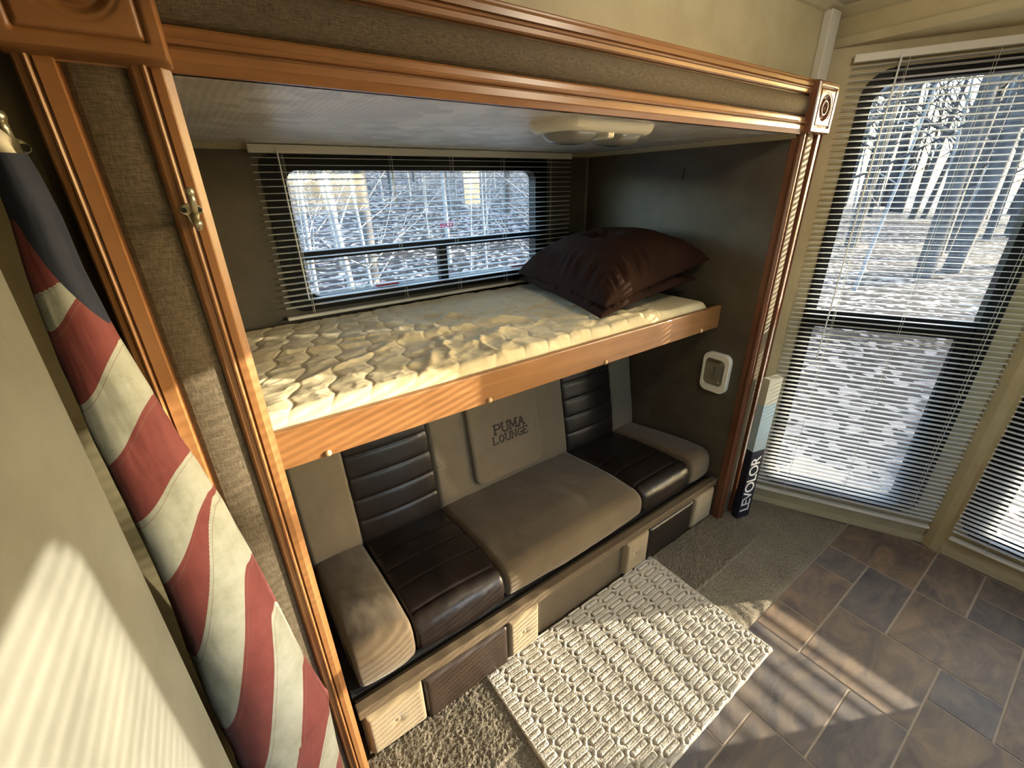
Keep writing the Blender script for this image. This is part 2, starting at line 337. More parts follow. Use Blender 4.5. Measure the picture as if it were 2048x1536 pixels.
# ------------------------------------------------------------- windows and blinds
def bay_wall(name, loc, rz, L0, L1, g0, g1, wn, ztop=1.97, il=0.008, ir=0.04):
    """a wall in local coordinates u (along), outward y, z; with a tall rounded window between g0 and g1"""
    h0, h1, z0, z1 = g0-0.012, g1+0.03, 0.168, 1.862
    mb = MB(); mb.box(L0,h0,0,0.05,-0.03,ztop); mb.box(h1,L1,0,0.05,-0.03,ztop); mb.box(h0,h1,0,0.05,-0.03,z0); mb.box(h0,h1,0,0.05,z1,ztop)
    w = tag(mb.build(name, CREAM), kind='structure'); w.location = loc; w.rotation_euler = (0,0,rz)
    e = empty(wn, loc, rz); tag(e, kind='structure')
    mb = MB(); ring(mb, rrect(g0-0.042,g1+0.055,0.13,1.892,0.088), rrect(g0,g1,0.19,1.848,0.065), -0.006, 0.045); mb.build('window_frame', BLACK, e)
    mb = MB(); ring(mb, rrect(g0-0.01,g1+0.01,0.18,0.975,0.03), rrect(g0+il,g1-ir,0.20,0.968,0.02), 0.003, 0.03); mb.build('window_sash', BLACK, e)
    MB().box(g0-0.005,g1+0.005,0.0,0.03,0.962,1.034).build('window_bar', BLACK, e, bevel=0.002)
    MB().box(g0-0.01,g1+0.01,0.018,0.022,0.99,1.86).build('window_glass', GLASS, e)
    MB().box(g0-0.01,g1+0.01,0.012,0.014,0.18,0.97).build('window_screen', SCREEN if wn != 'window_3' else SCREEN2, e)
    bb = tag(MB().box(L0+0.02,L1,-0.006,0,0,0.035).build('baseboard_bay', CREAM_TRIM, bevel=0.002), kind='structure'); bb.location = loc; bb.rotation_euler = (0,0,rz)
    return e
def slats(x0, x1, zt, zb, pitch, tilt, wid=0.025, yc=-0.028, seed=1):
    mb = MB(); r = random.Random(seed); n = int(round((zt-zb)/pitch)); 
    for k in range(n):
        z = zt-k*(zt-zb)/n; tl = tilt+r.uniform(-0.02,0.02); dx = r.uniform(-0.0015,0.0015); top = []; bot = []
        for q in range(5):
            s = (q/4-0.5)*wid; h = 0.0018*(1-(2*q/4-1)**2)
            y = yc+s*math.cos(tl)-h*math.sin(tl); zz = z+s*math.sin(tl)+h*math.cos(tl); top.append((y, zz+0.0004)); bot.append((y, zz-0.0004))
        mb.prism(top+bot[::-1], x0+dx, x1+dx, lambda p,q,t: (t, p, q))
    return mb
def blind(name, label, loc, rz, x0, x1, ztop, zbot, cords, tilt, wand=None, pitch=0.0208, group=None, seed=1, headh=0.024, yc=-0.028):
    e = empty(name, (0,0,0)); e.location = loc; e.rotation_euler = (0,0,rz); tag(e, label, 'window blind', group)
    MB().box(x0,x1,yc-0.016,yc+0.014,ztop-headh,ztop).build('head_rail', WHITE, e, bevel=0.002)
    slats(x0+0.002,x1-0.002,ztop-headh-0.014,zbot+0.018,pitch,tilt,seed=seed,yc=yc).build('slats', SLAT, e)
    MB().box(x0+0.001,x1-0.001,yc-0.013,yc+0.013,zbot-0.006,zbot+0.006).build('bottom_rail', WHITE, e, bevel=0.003)
    for c in cords:
        mb = MB()
        for dy in (-0.0135,0.0135): mb.tube([(c,yc+dy,ztop-headh),(c,yc+dy,zbot)], 0.0006, 4)
        mb.tube([(c+0.004,yc,ztop-headh),(c+0.004,yc,zbot)], 0.0005, 4)
        mb.build('ladder_cord', WHITE, e)
    if wand:
        mb = MB().tube([(wand[0],yc-0.022,ztop-0.01),(wand[0],yc-0.024,ztop-0.04),(wand[0]+0.002,yc-0.024,ztop-wand[1])], 0.0028, 6); mb.build('tilt_wand', CORD, e)
    return e
O1 = (2.099,-0.015,0); R1 = -math.radians(62.9)
bay_wall('wall_bay_left', O1, R1, -0.115, 0.70, 0.055, 0.575, 'window_2')
blind('window_blind', 'white mini blind over the tall bay window next to the wooden slide-out post', O1, R1, -0.035, 0.69, 1.935, 0.108, (0.12,0.345,0.60), math.radians(-4), (0.095,1.1), group=None, seed=3)
O2 = (2.402,-0.682,0); R2 = -math.pi/2
bay_wall('wall_bay_middle', O2, R2, 0, 0.775, 0.078, 0.660, 'window_3', il=0.060, ir=0.02)
blind('window_blind', 'white mini blind cut off by the right photo edge, beyond the corner strip', O2, R2, 0.03, 0.745, 1.935, 0.11, (0.14,0.39,0.63), math.radians(-4), None, seed=4)
O3 = (2.402,-1.457,0); R3 = -math.radians(117.1)
bay_wall('wall_bay_right', O3, R3, 0, 0.90, 0.13, 0.65, 'window_4')
blind('window_blind', 'white mini blind on the far angled bay window out of view behind the camera', O3, R3, 0.02, 0.75, 1.935, 0.11, (0.14,0.39,0.63), math.radians(-4), None, seed=5)
# corner cover strips of the bay
for nm, (xa, ya), (xb, yb) in (('trim_9', (2.418,-0.636), (2.397,-0.700)), ('trim_10', (2.397,-1.44), (2.41,-1.49))):
    dx, dy = xb-xa, yb-ya; L = math.hypot(dx, dy); nx, ny = -abs(dy/L), (dx/L if dy < 0 else -dx/L); nx, ny = -0.97, -0.2
    mb = MB(); mb.prism([(xa,ya),(xa+nx*0.006,ya+ny*0.006),((xa+xb)/2+nx*0.012,(ya+yb)/2+ny*0.012),(xb+nx*0.006,yb+ny*0.006),(xb,yb),(xb+0.03,yb),(xa+0.03,ya)], 0, 1.966, lambda p,q,t: (p,q,t)); st(nm, mb, CREAM_TRIM)
# opposite wall (behind the camera) with an unseen window added for sky light
mb = MB(); mb.box(-1.3,0.25,-2.25,-2.2,-0.03,ZC); mb.box(1.75,2.75,-2.25,-2.2,-0.03,ZC); mb.box(0.25,1.75,-2.25,-2.2,-0.03,0.85); mb.box(0.25,1.75,-2.25,-2.2,1.75,ZC); mb.box(0.25,0.85,-2.25,-2.2,0.85,1.75)
st('wall_rear', mb, CREAM)
e = empty('window_5'); tag(e, kind='structure'); mb = MB(); ring(mb, rrect(0.82,1.78,0.82,1.78,0.09), rrect(0.87,1.73,0.87,1.73,0.07), -2.25, -2.19); mb.build('window_frame', BLACK, e); MB().box(0.25,1.75,-2.235,-2.23,0.85,1.75).build('window_glass', GLASS, e)
st('wall_far_left', MB().box(-1.33,-1.3,-2.3,0.12,-0.03,ZC), CREAM)
# partition beside the camera: its right-hand edge leans very slightly
mb = MB(); prof = [(-2.2,-0.03),(-0.195,-0.03),(-0.185,0.6),(-0.10,1.6),(-0.085,ZC),(-2.2,ZC)]
mb.prism(prof, -0.197, -0.165, lambda p,q,t: (t,p,q)); st('wall_partition', mb, PARTITION, bevel=0.002)
mb = MB(); pr2 = [(-0.205,0.0),(-0.188,0.0),(-0.178,0.6),(-0.093,1.6),(-0.078,ZC-0.01),(-0.10,ZC-0.01),(-0.112,1.6),(-0.197,0.6)]
mb.prism(pr2, -0.203, -0.169, lambda p,q,t: (t,p,q)); st('edge_shade_strip', mb, BLACKP)  # black strip painted in for the shadow gap behind the partition edge

# bunk window
e = empty('window_1', (0,0,0)); tag(e, kind='structure')
mb = MB(); ring(mb, rrect(0.262,1.532,1.118,1.665,0.05), rrect(0.338,1.448,1.168,1.612,0.042), YB-0.008, YB+0.045); mb.build('window_frame', BLACK, e)
MB().box(0.33,1.455,YB,YB+0.03,1.305,1.335).build('window_bar', BLACK, e, bevel=0.002)
MB().box(0.905,0.945,YB,YB+0.03,1.16,1.31).build('window_bar', BLACK, e, bevel=0.002)
MB().box(0.33,1.455,YB+0.022,YB+0.025,1.32,1.62).build('window_glass', GLASS, e)
MB().box(0.33,1.455,YB+0.022,YB+0.025,1.16,1.32).build('window_glass', GLASS, e)
for xa, xb in ((0.60,0.70),(1.30,1.40)): MB().box(xa,xb,YB-0.006,YB+0.008,1.172,1.186).build('latch', REDP, e, bevel=0.003)
blind('window_blind', 'wide white mini blind over the window above the upper bunk', (0,YB-0.005,0), 0, 0.235, 1.652, 1.688, 1.104, (0.335,0.72,0.985,1.245,1.52), math.radians(3), (0.32,0.52), pitch=0.0215, seed=2, headh=0.026, yc=-0.022)
ex = textmesh('exit_sticker', 'EXIT', 0.034, REDT, Matrix.Translation((0.965,YB+0.018,1.395)) @ Matrix.Rotation(math.pi/2, 4, 'X'), offset=0.0008); tag(ex, 'small red EXIT lettering on the glass of the bunk window', 'sticker')

# ------------------------------------------------------------- slide-out fascia
TQ = [(0,0),(0,0.012),(0.003,0.015),(0.011,0.016),(0.0125,0.0195),(0.015,0.0205),(0.0175,0.0185),(0.0185,0.011),(0.0205,0.0105),(0.022,0.016),(0.041,0.016),(0.043,0.012),(0.043,0)]
TP = [(0,0),(0,0.012),(0.003,0.015),(0.011,0.016),(0.0125,0.0195),(0.015,0.0205),(0.0175,0.0185),(0.0185,0.011),(0.0205,0.0105),(0.022,0.016),(0.032,0.0165),(0.034,0.0145),(0.043,0.009),(0.043,0)]
def tprof(w, flip=False, T=None):
    return [((w-p*w/0.043) if flip else p*w/0.043, h) for p, h in (T or TP)]
def vtrim(name, x0, w, flip, z0, z1, m, parent, T=None):
    mb = MB(); mb.prism(tprof(w, flip, T), z0, z1, lambda p,q,t: (x0+p, 0.014-q, t)); return mb.build(name, m, parent)
def post(x0, mirror, m, label, cat='post', outer=0):
    e = empty('fascia_post', (0,0,0)); tag(e, label, cat)
    x1 = x0+0.147
    mb = MB().box(x0,x1,0.012,0.035,0,1.69); mb.build('backing_board', m, e)
    # inner trim has the sloping lip towards the opening
    if not mirror:
        vtrim('trim_strip', x0, 0.037, False, 0, 1.69, m, e, TQ); vtrim('trim_strip', x1-0.043, 0.043, False, 0, 1.69, m, e); a, b = x0+0.040, x1-0.046
    else:
        vtrim('trim_strip', x0, 0.037, True, 0, 1.69, m, e); vtrim('trim_strip', x1-0.037, 0.037, True, 0, 1.69, m, e, TQ); a, b = x0+0.040, x1-0.043
    mb = MB(); n = 10; pr = [(a,0.012)]+[(a+(b-a)*i/n, 0.011-0.006*math.sin(math.pi*i/n)**0.5) for i in range(n+1)]+[(b,0.012)]
    mb.prism(pr, 0, 1.69, lambda p,q,t: (p,q,t)); mb.build('woven_panel', FABRIC, e, smooth=False); return e
post(-0.107, False, W_Z, 'left slide-out post with two fluted wood strips, striped sunlight and a coat hook on it')
post(1.797, True, W_DARK, 'right slide-out post of dark reddish wood beside the tall window blind')
# header
e = empty('fascia_header', (0,0,0)); tag(e, 'long wooden header with padded woven panel across the top of the bunk opening', 'header')
HX0, HX1 = -0.107, 1.80
MB().box(HX0,HX1+0.1,0.012,0.05,1.69,1.84).build('backing_board', W_X, e)
mb = MB(); mb.prism(tprof(0.05, True), HX0, HX1, lambda p,q,t: (t, 0.014-q, 1.685+p)); mb.build('trim_strip', W_X, e)
mb = MB(); mb.prism(tprof(0.04), HX0, HX1, lambda p,q,t: (t, 0.014-q, 1.800+p)); mb.build('trim_strip', W_X, e)
mb = MB(); mb.box(HX0,HX1,0.002,0.09,1.833,1.842); mb.build('top_ledge', W_X, e, bevel=0.003)
n = 14; pr = [(0.012,1.738)]+[(0.010-0.014*math.sin(math.pi*i/n)**0.6, 1.738+0.059*i/n) for i in range(n+1)]+[(0.012,1.797)]
mb = MB(); mb.prism(pr, HX0, HX1, lambda p,q,t: (t,p,q)); mb.build('woven_panel', FABRIC, e)
# corner rosettes
def rosette(name, x0, z0, w, h, m, label):
    N = 72; u = np.linspace(0,1,N+1); X, Z = np.meshgrid(x0+u*w, z0+u*h, indexing='ij')
    dx = np.minimum(X-x0, x0+w-X); dz = np.minimum(Z-z0, z0+h-Z); d = np.minimum(dx, dz)
    H = 0.020*np.clip(d/0.006,0,1)**0.5+0.008
    H -= 0.005*np.exp(-((d-0.022)/0.0022)**2); H += 0.0025*np.clip((0.020-d)/0.01,0,1)*0
    r = np.hypot(X-(x0+w/2), Z-(z0+h/2)); R = min(w,h)*0.30
    prof = np.where(r < R, -0.006+0.005*np.cos(r/R*math.pi*4.5), 0.0); prof = prof*np.clip((R-r)/0.003,0,1); H += prof
    H[(dx < 1e-9)|(dz < 1e-9)] = 0
    P = np.stack([X, 0.004-H, Z], -1); e = gridmesh(name, P, m, None, True); e.data.flip_normals(); tag(e, label, 'rosette')
    s = e.modifiers.new('e', 'EDGE_SPLIT'); s.split_angle = math.radians(50); return e
rosette('corner_rosette', -0.114, 1.687, 0.158, 0.160, W_X, 'large orange wood corner block at the top left end of the header')
rosette('corner_rosette', 1.785, 1.685, 0.152, 0.155, W_DARK, 'shiny wood corner block with turned rings above the right post')

# ------------------------------------------------------------- coat hooks
def coat_hook(x, y, z, label):
    e = empty('coat_hook', (x,y,z)); tag(e, label, 'hook')
    n = 24; vs = []; 
    out = []
    for k in range(n):
        t = 2*math.pi*k/n; w = 0.0135*abs(math.cos(t))**0.8*math.copysign(1, math.cos(t)); h = math.sin(t)
        hh = 0.012*h if h > 0 else 0.021*h*(1-0.35*abs(math.cos(t))); out.append((w*(1 if h > -0.2 else 0.55), hh))
    mb = MB(); mb.prism(out, 0, -0.004, lambda p,q,t: (p,t,q)); mb.build('plate', NICKEL, e, bevel=0.0015)
    mb = MB().tube([(0.002,-0.002,0.0),(0.003,-0.014,0.006),(0.004,-0.02,0.016),(0.004,-0.02,0.024)], [0.005,0.0045,0.004,0.0038], 10); mb.lathe([(0.001,-0.006),(0.0045,-0.003),(0.0052,0),(0.0045,0.004),(0.001,0.006)], (0.004,-0.02,0.026), n=12); mb.build('prong', NICKEL, e, smooth=True)
    mb = MB().tube([(0,-0.003,-0.004),(0.001,-0.012,-0.014),(0.002,-0.022,-0.020),(0.002,-0.028,-0.016)], [0.005,0.0045,0.0042,0.004], 10); mb.lathe([(0.001,-0.006),(0.0045,-0.003),(0.0055,0),(0.0045,0.004),(0.001,0.006)], (0.002,-0.029,-0.014), n=12); mb.build('prong', NICKEL, e, smooth=True)
    for s in (-1, 1): MB().lathe([(0.0036,0),(0.0036,-0.0012)], (s*0.009,-0.004,0.003), 'y', 12).build('screw', BLACKP, e)
    return e
coat_hook(0.017, -0.006, 1.518, 'small brass double coat hook screwed to the left post')
hk = coat_hook(-0.139, 0.024, 1.592, 'brass coat hook on the wall above the rolled flag at the left edge')
hk.scale = (1.25,1.6,1.25)

# ------------------------------------------------------------- rolled flag
def flag():
    zs = np.array([1.585,1.566,1.518,1.46,1.374,1.301,1.221,1.133,1.093,0.978,0.832,0.657,0.575,0.522,0.40,0.269,0.15])
    xr = np.array([-0.118,-0.115,-0.110,-0.108,-0.100,-0.091,-0.083,-0.068,-0.062,-0.049,-0.034,-0.014,-0.004,0.000,-0.008,-0.014,-0.02])
    xl = np.array([-0.150,-0.151,-0.153,-0.159,-0.163,-0.164,-0.167,-0.169,-0.170,-0.172,-0.177,-0.178,-0.179,-0.180,-0.184,-0.186,-0.187])
    NV, NU = 620, 140; zz = np.linspace(zs[0], zs[-1], NV); L = np.interp(zz, zs[::-1], xl[::-1]); Rr = np.interp(zz, zs[::-1], xr[::-1])
    hem = 0.535
    th = np.linspace(-math.pi, math.pi, NU); T, Zg = np.meshgrid(th, zz); ZH = 0.030*np.sin(T)*0+Zg
    cx = ((L+Rr)/2)[:,None]; r = ((Rr-L)/2)[:,None]
    hz = hem+0.012*np.sin(T+0.6)-0.055*np.sin(T)*0
    step = np.where(Zg < hz, -0.006, 0.0)
    fold = 0.0025*np.sin(3*T+9*Zg)+0.003*(fbm(T*1.5+20, Zg*7+9, 3)-0.5)*2
    hemb = 0.0022*np.exp(-((Zg-hz-0.008)/0.006)**2)
    rad = r+step+fold*np.clip(r/0.04,0.2,1)+hemb
    X = cx+rad*np.sin(T); Y = -0.055-0.022*np.clip((1.55-Zg)/0.9,0,1)-rad*np.cos(T)*np.where(np.cos(T) < 0, 0.62, 0.85)
    Z = Zg+0.0
    # stripe coordinate: boundaries as (z at left silhouette, z at right silhouette)
    B = [(1.441,1.462),(1.395,1.448),(1.300,1.372),(1.210,1.292),(1.115,1.192),(1.000,1.125),(0.840,1.115),(0.655,0.972),(0.47,0.85),(0.27,0.70),(0.10,0.52),(-0.1,0.36),(-0.3,0.2),(-0.5,0.04),(-0.7,-0.12)]
    s = np.sin(T)*0.5+0.5; s = np.where(np.abs(T) > math.pi/2, 0.5+0.5*np.sin(T), s)
    w = np.clip(s+0.14*(np.sin(T)*np.cos(T)), 0, 1)
    idx = np.full(Zg.shape, 0.0)
    for i, (zl, zr) in enumerate(B):
        zb = zl+(zr-zl)*w
        nb = (B[i+1][0]+(B[i+1][1]-B[i+1][0])*w) if i+1 < len(B) else zb-0.2
        idx = np.where(Zg <= zb, i+1+np.clip((zb-Zg)/np.maximum(zb-nb,1e-4),0,0.9999), idx)
    top = Zg > (B[0][0]+(B[0][1]-B[0][0])*w); idx = np.where(top, np.clip(1-(Zg-1.45)*0.0,0,0.99)*0.5, idx)
    # canton: navy above a slanting edge
    can = Zg-(1.520-0.075*w/0.6)
    o = gridmesh('rolled_flag', np.stack([X,Y,Z], -1), None, None, True, attr={'band': idx, 'canton': can})
    m = mat('flag_cloth', (0.5,0.05,0.06), 0.7, 0.25, sheen=0.1); at = nd(m, 'ShaderNodeAttribute', attribute_name='band'); ac = nd(m, 'ShaderNodeAttribute', attribute_name='canton')
    md = mathn(m, 'MODULO', at.outputs['Fac'], 2.0); isw = mathn(m, 'GREATER_THAN', md, 1.0)
    v = coords(m); n1 = noise(m, v, 18, 5, 0.7); n2 = noise(m, v, 90, 3, 0.6)
    red = ramp(m, n1, [(0.3, (0.165,0.040,0.042)), (0.7, (0.215,0.056,0.060))])
    wht = mixc(m, mathn(m, 'GREATER_THAN', n2, 0.70), ramp(m, n1, [(0.28, (0.29,0.30,0.25)), (0.6, (0.41,0.43,0.41))]), (0.33,0.31,0.22))
    col = mixc(m, isw, red, wht); 
    fr = mathn(m, 'FRACT', at.outputs['Fac']); st1 = mathn(m, 'COMPARE', fr, 0.10); m.node_tree.nodes[-1].inputs[2].default_value = 0.012
    col = mixc(m, mathn(m, 'MULTIPLY', st1, 0.45), col, (0.20,0.12,0.10))
    navy = ramp(m, n1, [(0.3, (0.012,0.016,0.035)), (0.7, (0.022,0.028,0.055))])
    col = mixc(m, mathn(m, 'GREATER_THAN', ac.outputs['Fac'], 0.0), col, navy)
    lk(m, col, bsdf(m).inputs['Base Color']); 
    seam = mathn(m, 'LESS_THAN', fr, 0.14); bump(m, mathn(m, 'ADD', seam, mathn(m, 'MULTIPLY', n1, 0.8)), 0.5, 0.0015)
    o.data.materials.append(m)
    tag(o, 'rolled cloth flag with spiralling red and white stripes and navy top hanging beside the post', 'flag')
    mb = MB().tube([(-0.137,-0.055,1.58),(-0.137,-0.05,1.60),(-0.139,-0.035,1.612)], [0.015,0.012,0.004], 12); mb.build('header_band', IVORY, o, smooth=True)
    return o
flag()

# ------------------------------------------------------------- bunk: board, mattress, cushions
e = empty('bunk_bed', (0,0,0)); tag(e, 'upper bunk shelf with orange wooden front board spanning the slide-out', 'bunk bed')
MB().box(0.012,XW,0.178,0.197,0.962,1.060).build('front_board', W_X, e, bevel=0.004)
MB().box(0.012,XW,0.197,YB,0.975,0.995).build('deck', BASEBROWN, e)
for x in (0.146,0.605,1.093,1.669):
    MB().lathe([(0.0001,-0.0085),(0.004,-0.008),(0.0072,-0.0055),(0.008,-0.002),(0.0075,0)], (x,0.178,0.972), 'y', 16).build('screw_cap', PEG, e, smooth=True)
def mattress():
    nx, ny = 560, 300; x = np.linspace(0.014,1.745,nx); t = np.linspace(0,1,ny); X, T = np.meshgrid(x, t, indexing='ij')
    Y = 0.2+T*(YB-0.03-0.2); base = np.full_like(X, 1.085)
    cov = np.clip((1.52-X+0.25*(Y-0.3))/0.08, 0, 1)
    A, Lw, P = 0.010, 0.105, 0.095
    wv = A*np.sin(2*math.pi*Y/Lw)+0.015*(fbm(X*3,Y*3,9)-0.5); k = X/P
    d = np.full_like(X, 9.0)
    for kk in range(-2, 22):
        xc = kk*P+wv; d = np.minimum(d, np.abs(X-xc-0.35*(Y-0.5)*np.clip((0.7-X)/0.4,0,1)))
    quilt = 0.0026*(1-np.exp(-(d/0.0045)**1.3))+0.0012*np.clip(d/0.03,0,1)
    # loose wrinkles gathered towards the middle
    def ridge(x0,y0,x1,y1,wd,h):
        dx,dy = x1-x0,y1-y0; L = math.hypot(dx,dy); px = ((X-x0)*dx+(Y-y0)*dy)/L/L; q = ((X-x0)*dy-(Y-y0)*dx)/L+0.012*(fbm(px*4+x0*9,px*3,31)-0.5)*4
        return h*np.exp(-(q/wd)**2)*np.clip(px/0.15,0,1)*np.clip((1-px)/0.15,0,1)
    W = ridge(-0.4,0.0,-0.3,0.0,0.02,0.0)+ridge(0.0,0.70,0.62,0.50,0.020,0.013)+ridge(0.45,0.56,1.0,0.44,0.022,0.016)+ridge(0.7,0.60,1.15,0.30,0.02,0.011)+ridge(0.62,0.85,0.92,0.42,0.018,0.010)+ridge(1.0,0.30,1.45,0.235,0.018,0.013)+ridge(1.05,0.42,1.42,0.27,0.016,0.010)+ridge(0.30,0.9,0.72,0.52,0.018,0.009)
    rnd = random.Random(4)
    for i in range(46):
        a = rnd.uniform(-math.pi, math.pi); L = rnd.uniform(0.12,0.4); r0 = rnd.uniform(0.03,0.12); cx, cy = rnd.choice(((0.72,0.52),(0.62,0.58),(0.95,0.42),(0.86,0.5)))
        W = W+ridge(cx+r0*math.cos(a)*1.6, cy+r0*math.sin(a), cx+(r0+L)*math.cos(a)*1.6, cy+(r0+L)*math.sin(a)*0.8, rnd.uniform(0.010,0.022), rnd.uniform(0.004,0.009))
    rg = 1-np.abs(2*fbm(X*5+0.8*Y,Y*9,11)-1)*2.2; mid = np.exp(-((X-0.78)/0.45)**2)
    wr = 0.006*np.clip(rg,0,1)**2*(0.25+mid)+0.008*(fbm(X*4,Y*4,21)-0.5)*(0.5+mid)
    Z = base+cov*(quilt+0.62*W+0.7*wr+0.0035*np.clip(1-3.2*np.abs(fbm(X*11+3*Y,Y*17,71)-0.47),0,1)**2)-(1-cov)*0.004+(1-cov)*0.003*fbm(X*6,Y*6,5)
    ed = np.minimum(Y-0.2, YB-0.03-Y); ex_ = np.minimum(X-0.014, 1.745-X); rd = 0.030
    for dd, R in ((ed, rd), (ex_, 0.04)):
        q = np.clip(dd/R,0,1); Z -= 0.045*(1-np.sqrt(np.clip(1-(1-q)**2,0,1)))
    Z = np.maximum(Z, 1.015)
    # rounded corner in plan at the right end
    m = gridmesh('mattress', np.stack([X,Y,Z], -1), QUILT); m.data.flip_normals() if m.data.polygons[0].normal.z < 0 else None
    mb = MB().box(0.016,1.742,0.203,YB-0.035,0.995,1.04); mb.build('foam_core', QUILT, m, bevel=0.008)
    tag(m, 'thin bunk mattress in a crumpled cream quilted cover on the upper shelf', 'mattress')
mattress()
def cushion(name, c, T, tuft, label, seed, droop=0.0, mid=0.0):
    N = 150; u = np.linspace(0,1,N); U, V = np.meshgrid(u, u, indexing='ij'); c = [np.array(p) for p in c]
    pu = 0.035*np.sin(math.pi*U)*(1-2*V)**3; pv = 0.035*np.sin(math.pi*V)*(1-2*U)**3     # edges drawn in between corners
    Uq, Vq = U+pv, V+pu
    B = (((1-Uq)*(1-Vq))[...,None]*c[0]+(Uq*(1-Vq))[...,None]*c[1]+(Uq*Vq)[...,None]*c[2]+((1-Uq)*Vq)[...,None]*c[3])
    a = np.clip(1-np.abs(2*U-1)**2.6,0,1); b = np.clip(1-np.abs(2*V-1)**2.6,0,1); h = (a*b)**0.52
    r = np.hypot(U-0.5, V-0.5); h2 = h*(1-tuft*np.exp(-(r/0.075)**1.6)-0.12*tuft*np.exp(-(r/0.2)**2))
    ang = np.arctan2(V-0.5, U-0.5); edge = np.exp(-((np.minimum(np.minimum(U,1-U),np.minimum(V,1-V))-0.06)/0.07)**2)
    along = np.where(np.abs(U-0.5) > np.abs(V-0.5), V, U)
    wr = 0.022*edge*(fbm(along*24+seed*3, r*4, seed)-0.45)*2+0.018*(fbm(U*5,V*5,seed+40)-0.45)*h+0.004*tuft*np.sin(ang*9)*np.exp(-((r-0.12)/0.08)**2)
    top = B.copy(); top[...,2] += T*h2+wr*np.clip(h*3,0,1)+0.004; bot = B.copy(); bot[...,2] -= T*0.30*h-0.0+0.002
    P = np.concatenate([top, bot[::-1]], 0)
    # stitch both faces into one closed-looking sheet
    nu, nv = N, N; me = bpy.data.meshes.new(name); vs = top.reshape(-1,3).tolist()+bot.reshape(-1,3).tolist(); fs = []
    I = np.arange(N*N).reshape(N,N); q = np.stack([I[:-1,:-1].ravel(),I[1:,:-1].ravel(),I[1:,1:].ravel(),I[:-1,1:].ravel()],1); fs = q.tolist()+(q[:,::-1]+N*N).tolist()
    bd = list(I[:,0])+list(I[-1,1:])+list(I[::-1,-1][1:])+list(I[0,::-1][1:-1]); n = len(bd)
    for i in range(n): j = (i+1) % n; fs.append([int(bd[j]),int(bd[i]),int(bd[i])+N*N,int(bd[j])+N*N])
    me.from_pydata(vs, [], fs); o = link(name, me, PILLOW, None, True); tag(o, label, 'cushion', None); return o
cushion('floor_cushion', [(1.105,0.225,1.118),(1.74,0.28,1.165),(1.74,0.86,1.16),(1.29,0.95,1.13)], 0.06, 0.0, 'lower of two stacked dark brown cushions, pressed flat on the bunk mattress', 7)
cushion('floor_cushion', [(1.135,0.235,1.150),(1.768,0.25,1.248),(1.765,0.90,1.215),(1.285,0.955,1.160)], 0.165, 0.5, 'puffy dark brown cushion with centre tuft, on top at the right end of the bunk', 3)

# ------------------------------------------------------------- lights
e = empty('ceiling_light', (0.965,0.165,ZS)); tag(e, 'cream two-lens ceiling light under the slide-out ceiling', 'ceiling light')
def dome(x0,x1,y0,y1,zt,zb,inset,r,n=8,steps=6):
    mb = MB(); loops = []
    for k in range(steps+1):
        t = k/steps; ins = inset*(1-math.cos(t*math.pi/2)); z = zt+(zb-zt)*math.sin(t*math.pi/2); loops.append([(x,y,z) for x,y in rrect(x0+ins,x1-ins,y0+ins,y1-ins,max(r-ins*0.5,0.01),n)])
    m_ = len(loops[0]); vs = sum(loops, []); fs = []
    for k in range(steps):
        for i in range(m_): j = (i+1) % m_; fs.append((k*m_+i, k*m_+j, (k+1)*m_+j, (k+1)*m_+i))
    fs += [tuple(range(m_)), tuple(range(steps*m_, (steps+1)*m_))[::-1]]; mb.add(vs, fs); return mb
dome(-0.185,0.185,-0.085,0.085,0,-0.026,0.022,0.06).build('base', IVORY, e, smooth=False, bevel=0)
dome(-0.155,-0.012,-0.062,0.062,-0.018,-0.050,0.045,0.045).build('lens', LENS, e, smooth=True)
dome(0.012,0.155,-0.062,0.062,-0.018,-0.050,0.045,0.045).build('lens', LENS, e, smooth=True)
MB().box(-0.014,0.014,-0.066,0.066,-0.038,-0.02).build('divider', IVORY, e, bevel=0.006, seg=3)
e = empty('wall_light', (XW,0.145,0.76)); tag(e, 'cream rounded wall light with clear lens on the right slide-out wall', 'wall light')
def wallring(mb, o_, i_, xa, xb):
    n = len(o_); vs = [(xa,y,z) for y,z in o_]+[(xb,y,z) for y,z in o_]+[(xb,y,z) for y,z in i_]+[(xa*0.3+xb*0.7,y,z) for y,z in i_]; fs = []
    for i in range(n):
        j = (i+1) % n; fs += [(i,j,n+j,n+i),(n+i,n+j,2*n+j,2*n+i),(2*n+i,2*n+j,3*n+j,3*n+i)]
    mb.add(vs, fs); return mb
mb = MB(); wallring(mb, rrect(-0.062,0.062,-0.092,0.092,0.032), rrect(-0.040,0.052,-0.060,0.064,0.022), 0.0, -0.024); mb.build('rim', IVORY, e, bevel=0.004, seg=3)
MB().box(-0.012,0,-0.06,0.056,-0.07,0.07).build('reflector', mat('reflector', (0.30,0.28,0.22), 0.3, 0.6), e)
mb = MB(); n0 = rrect(-0.041,0.053,-0.061,0.065,0.022); n1 = rrect(-0.026,0.038,-0.045,0.05,0.018); N0 = len(n0)
mb.add([(-0.018,y,z) for y,z in n0]+[(-0.030,y,z) for y,z in n1], [(i,(i+1) % N0,N0+(i+1) % N0,N0+i) for i in range(N0)]+[tuple(range(N0,2*N0))]); mb.build('lens', glassmat('clear_lens', (0.80,0.78,0.70), 0.16), e)
MB().tube([(-0.015,0.0,-0.025),(-0.015,0.0,0.03)], [0.006,0.004], 10).build('bulb', LENS, e, smooth=True)
mk = MB().box(XW-0.0015,XW,0.444,0.452,1.555,1.60); mk.box(XW-0.0015,XW,0.448,0.456,1.56,1.575); tag(mk.build('wall_anchor', BLACKP), 'tiny dark screw mark high on the right slide-out wall', 'screw')
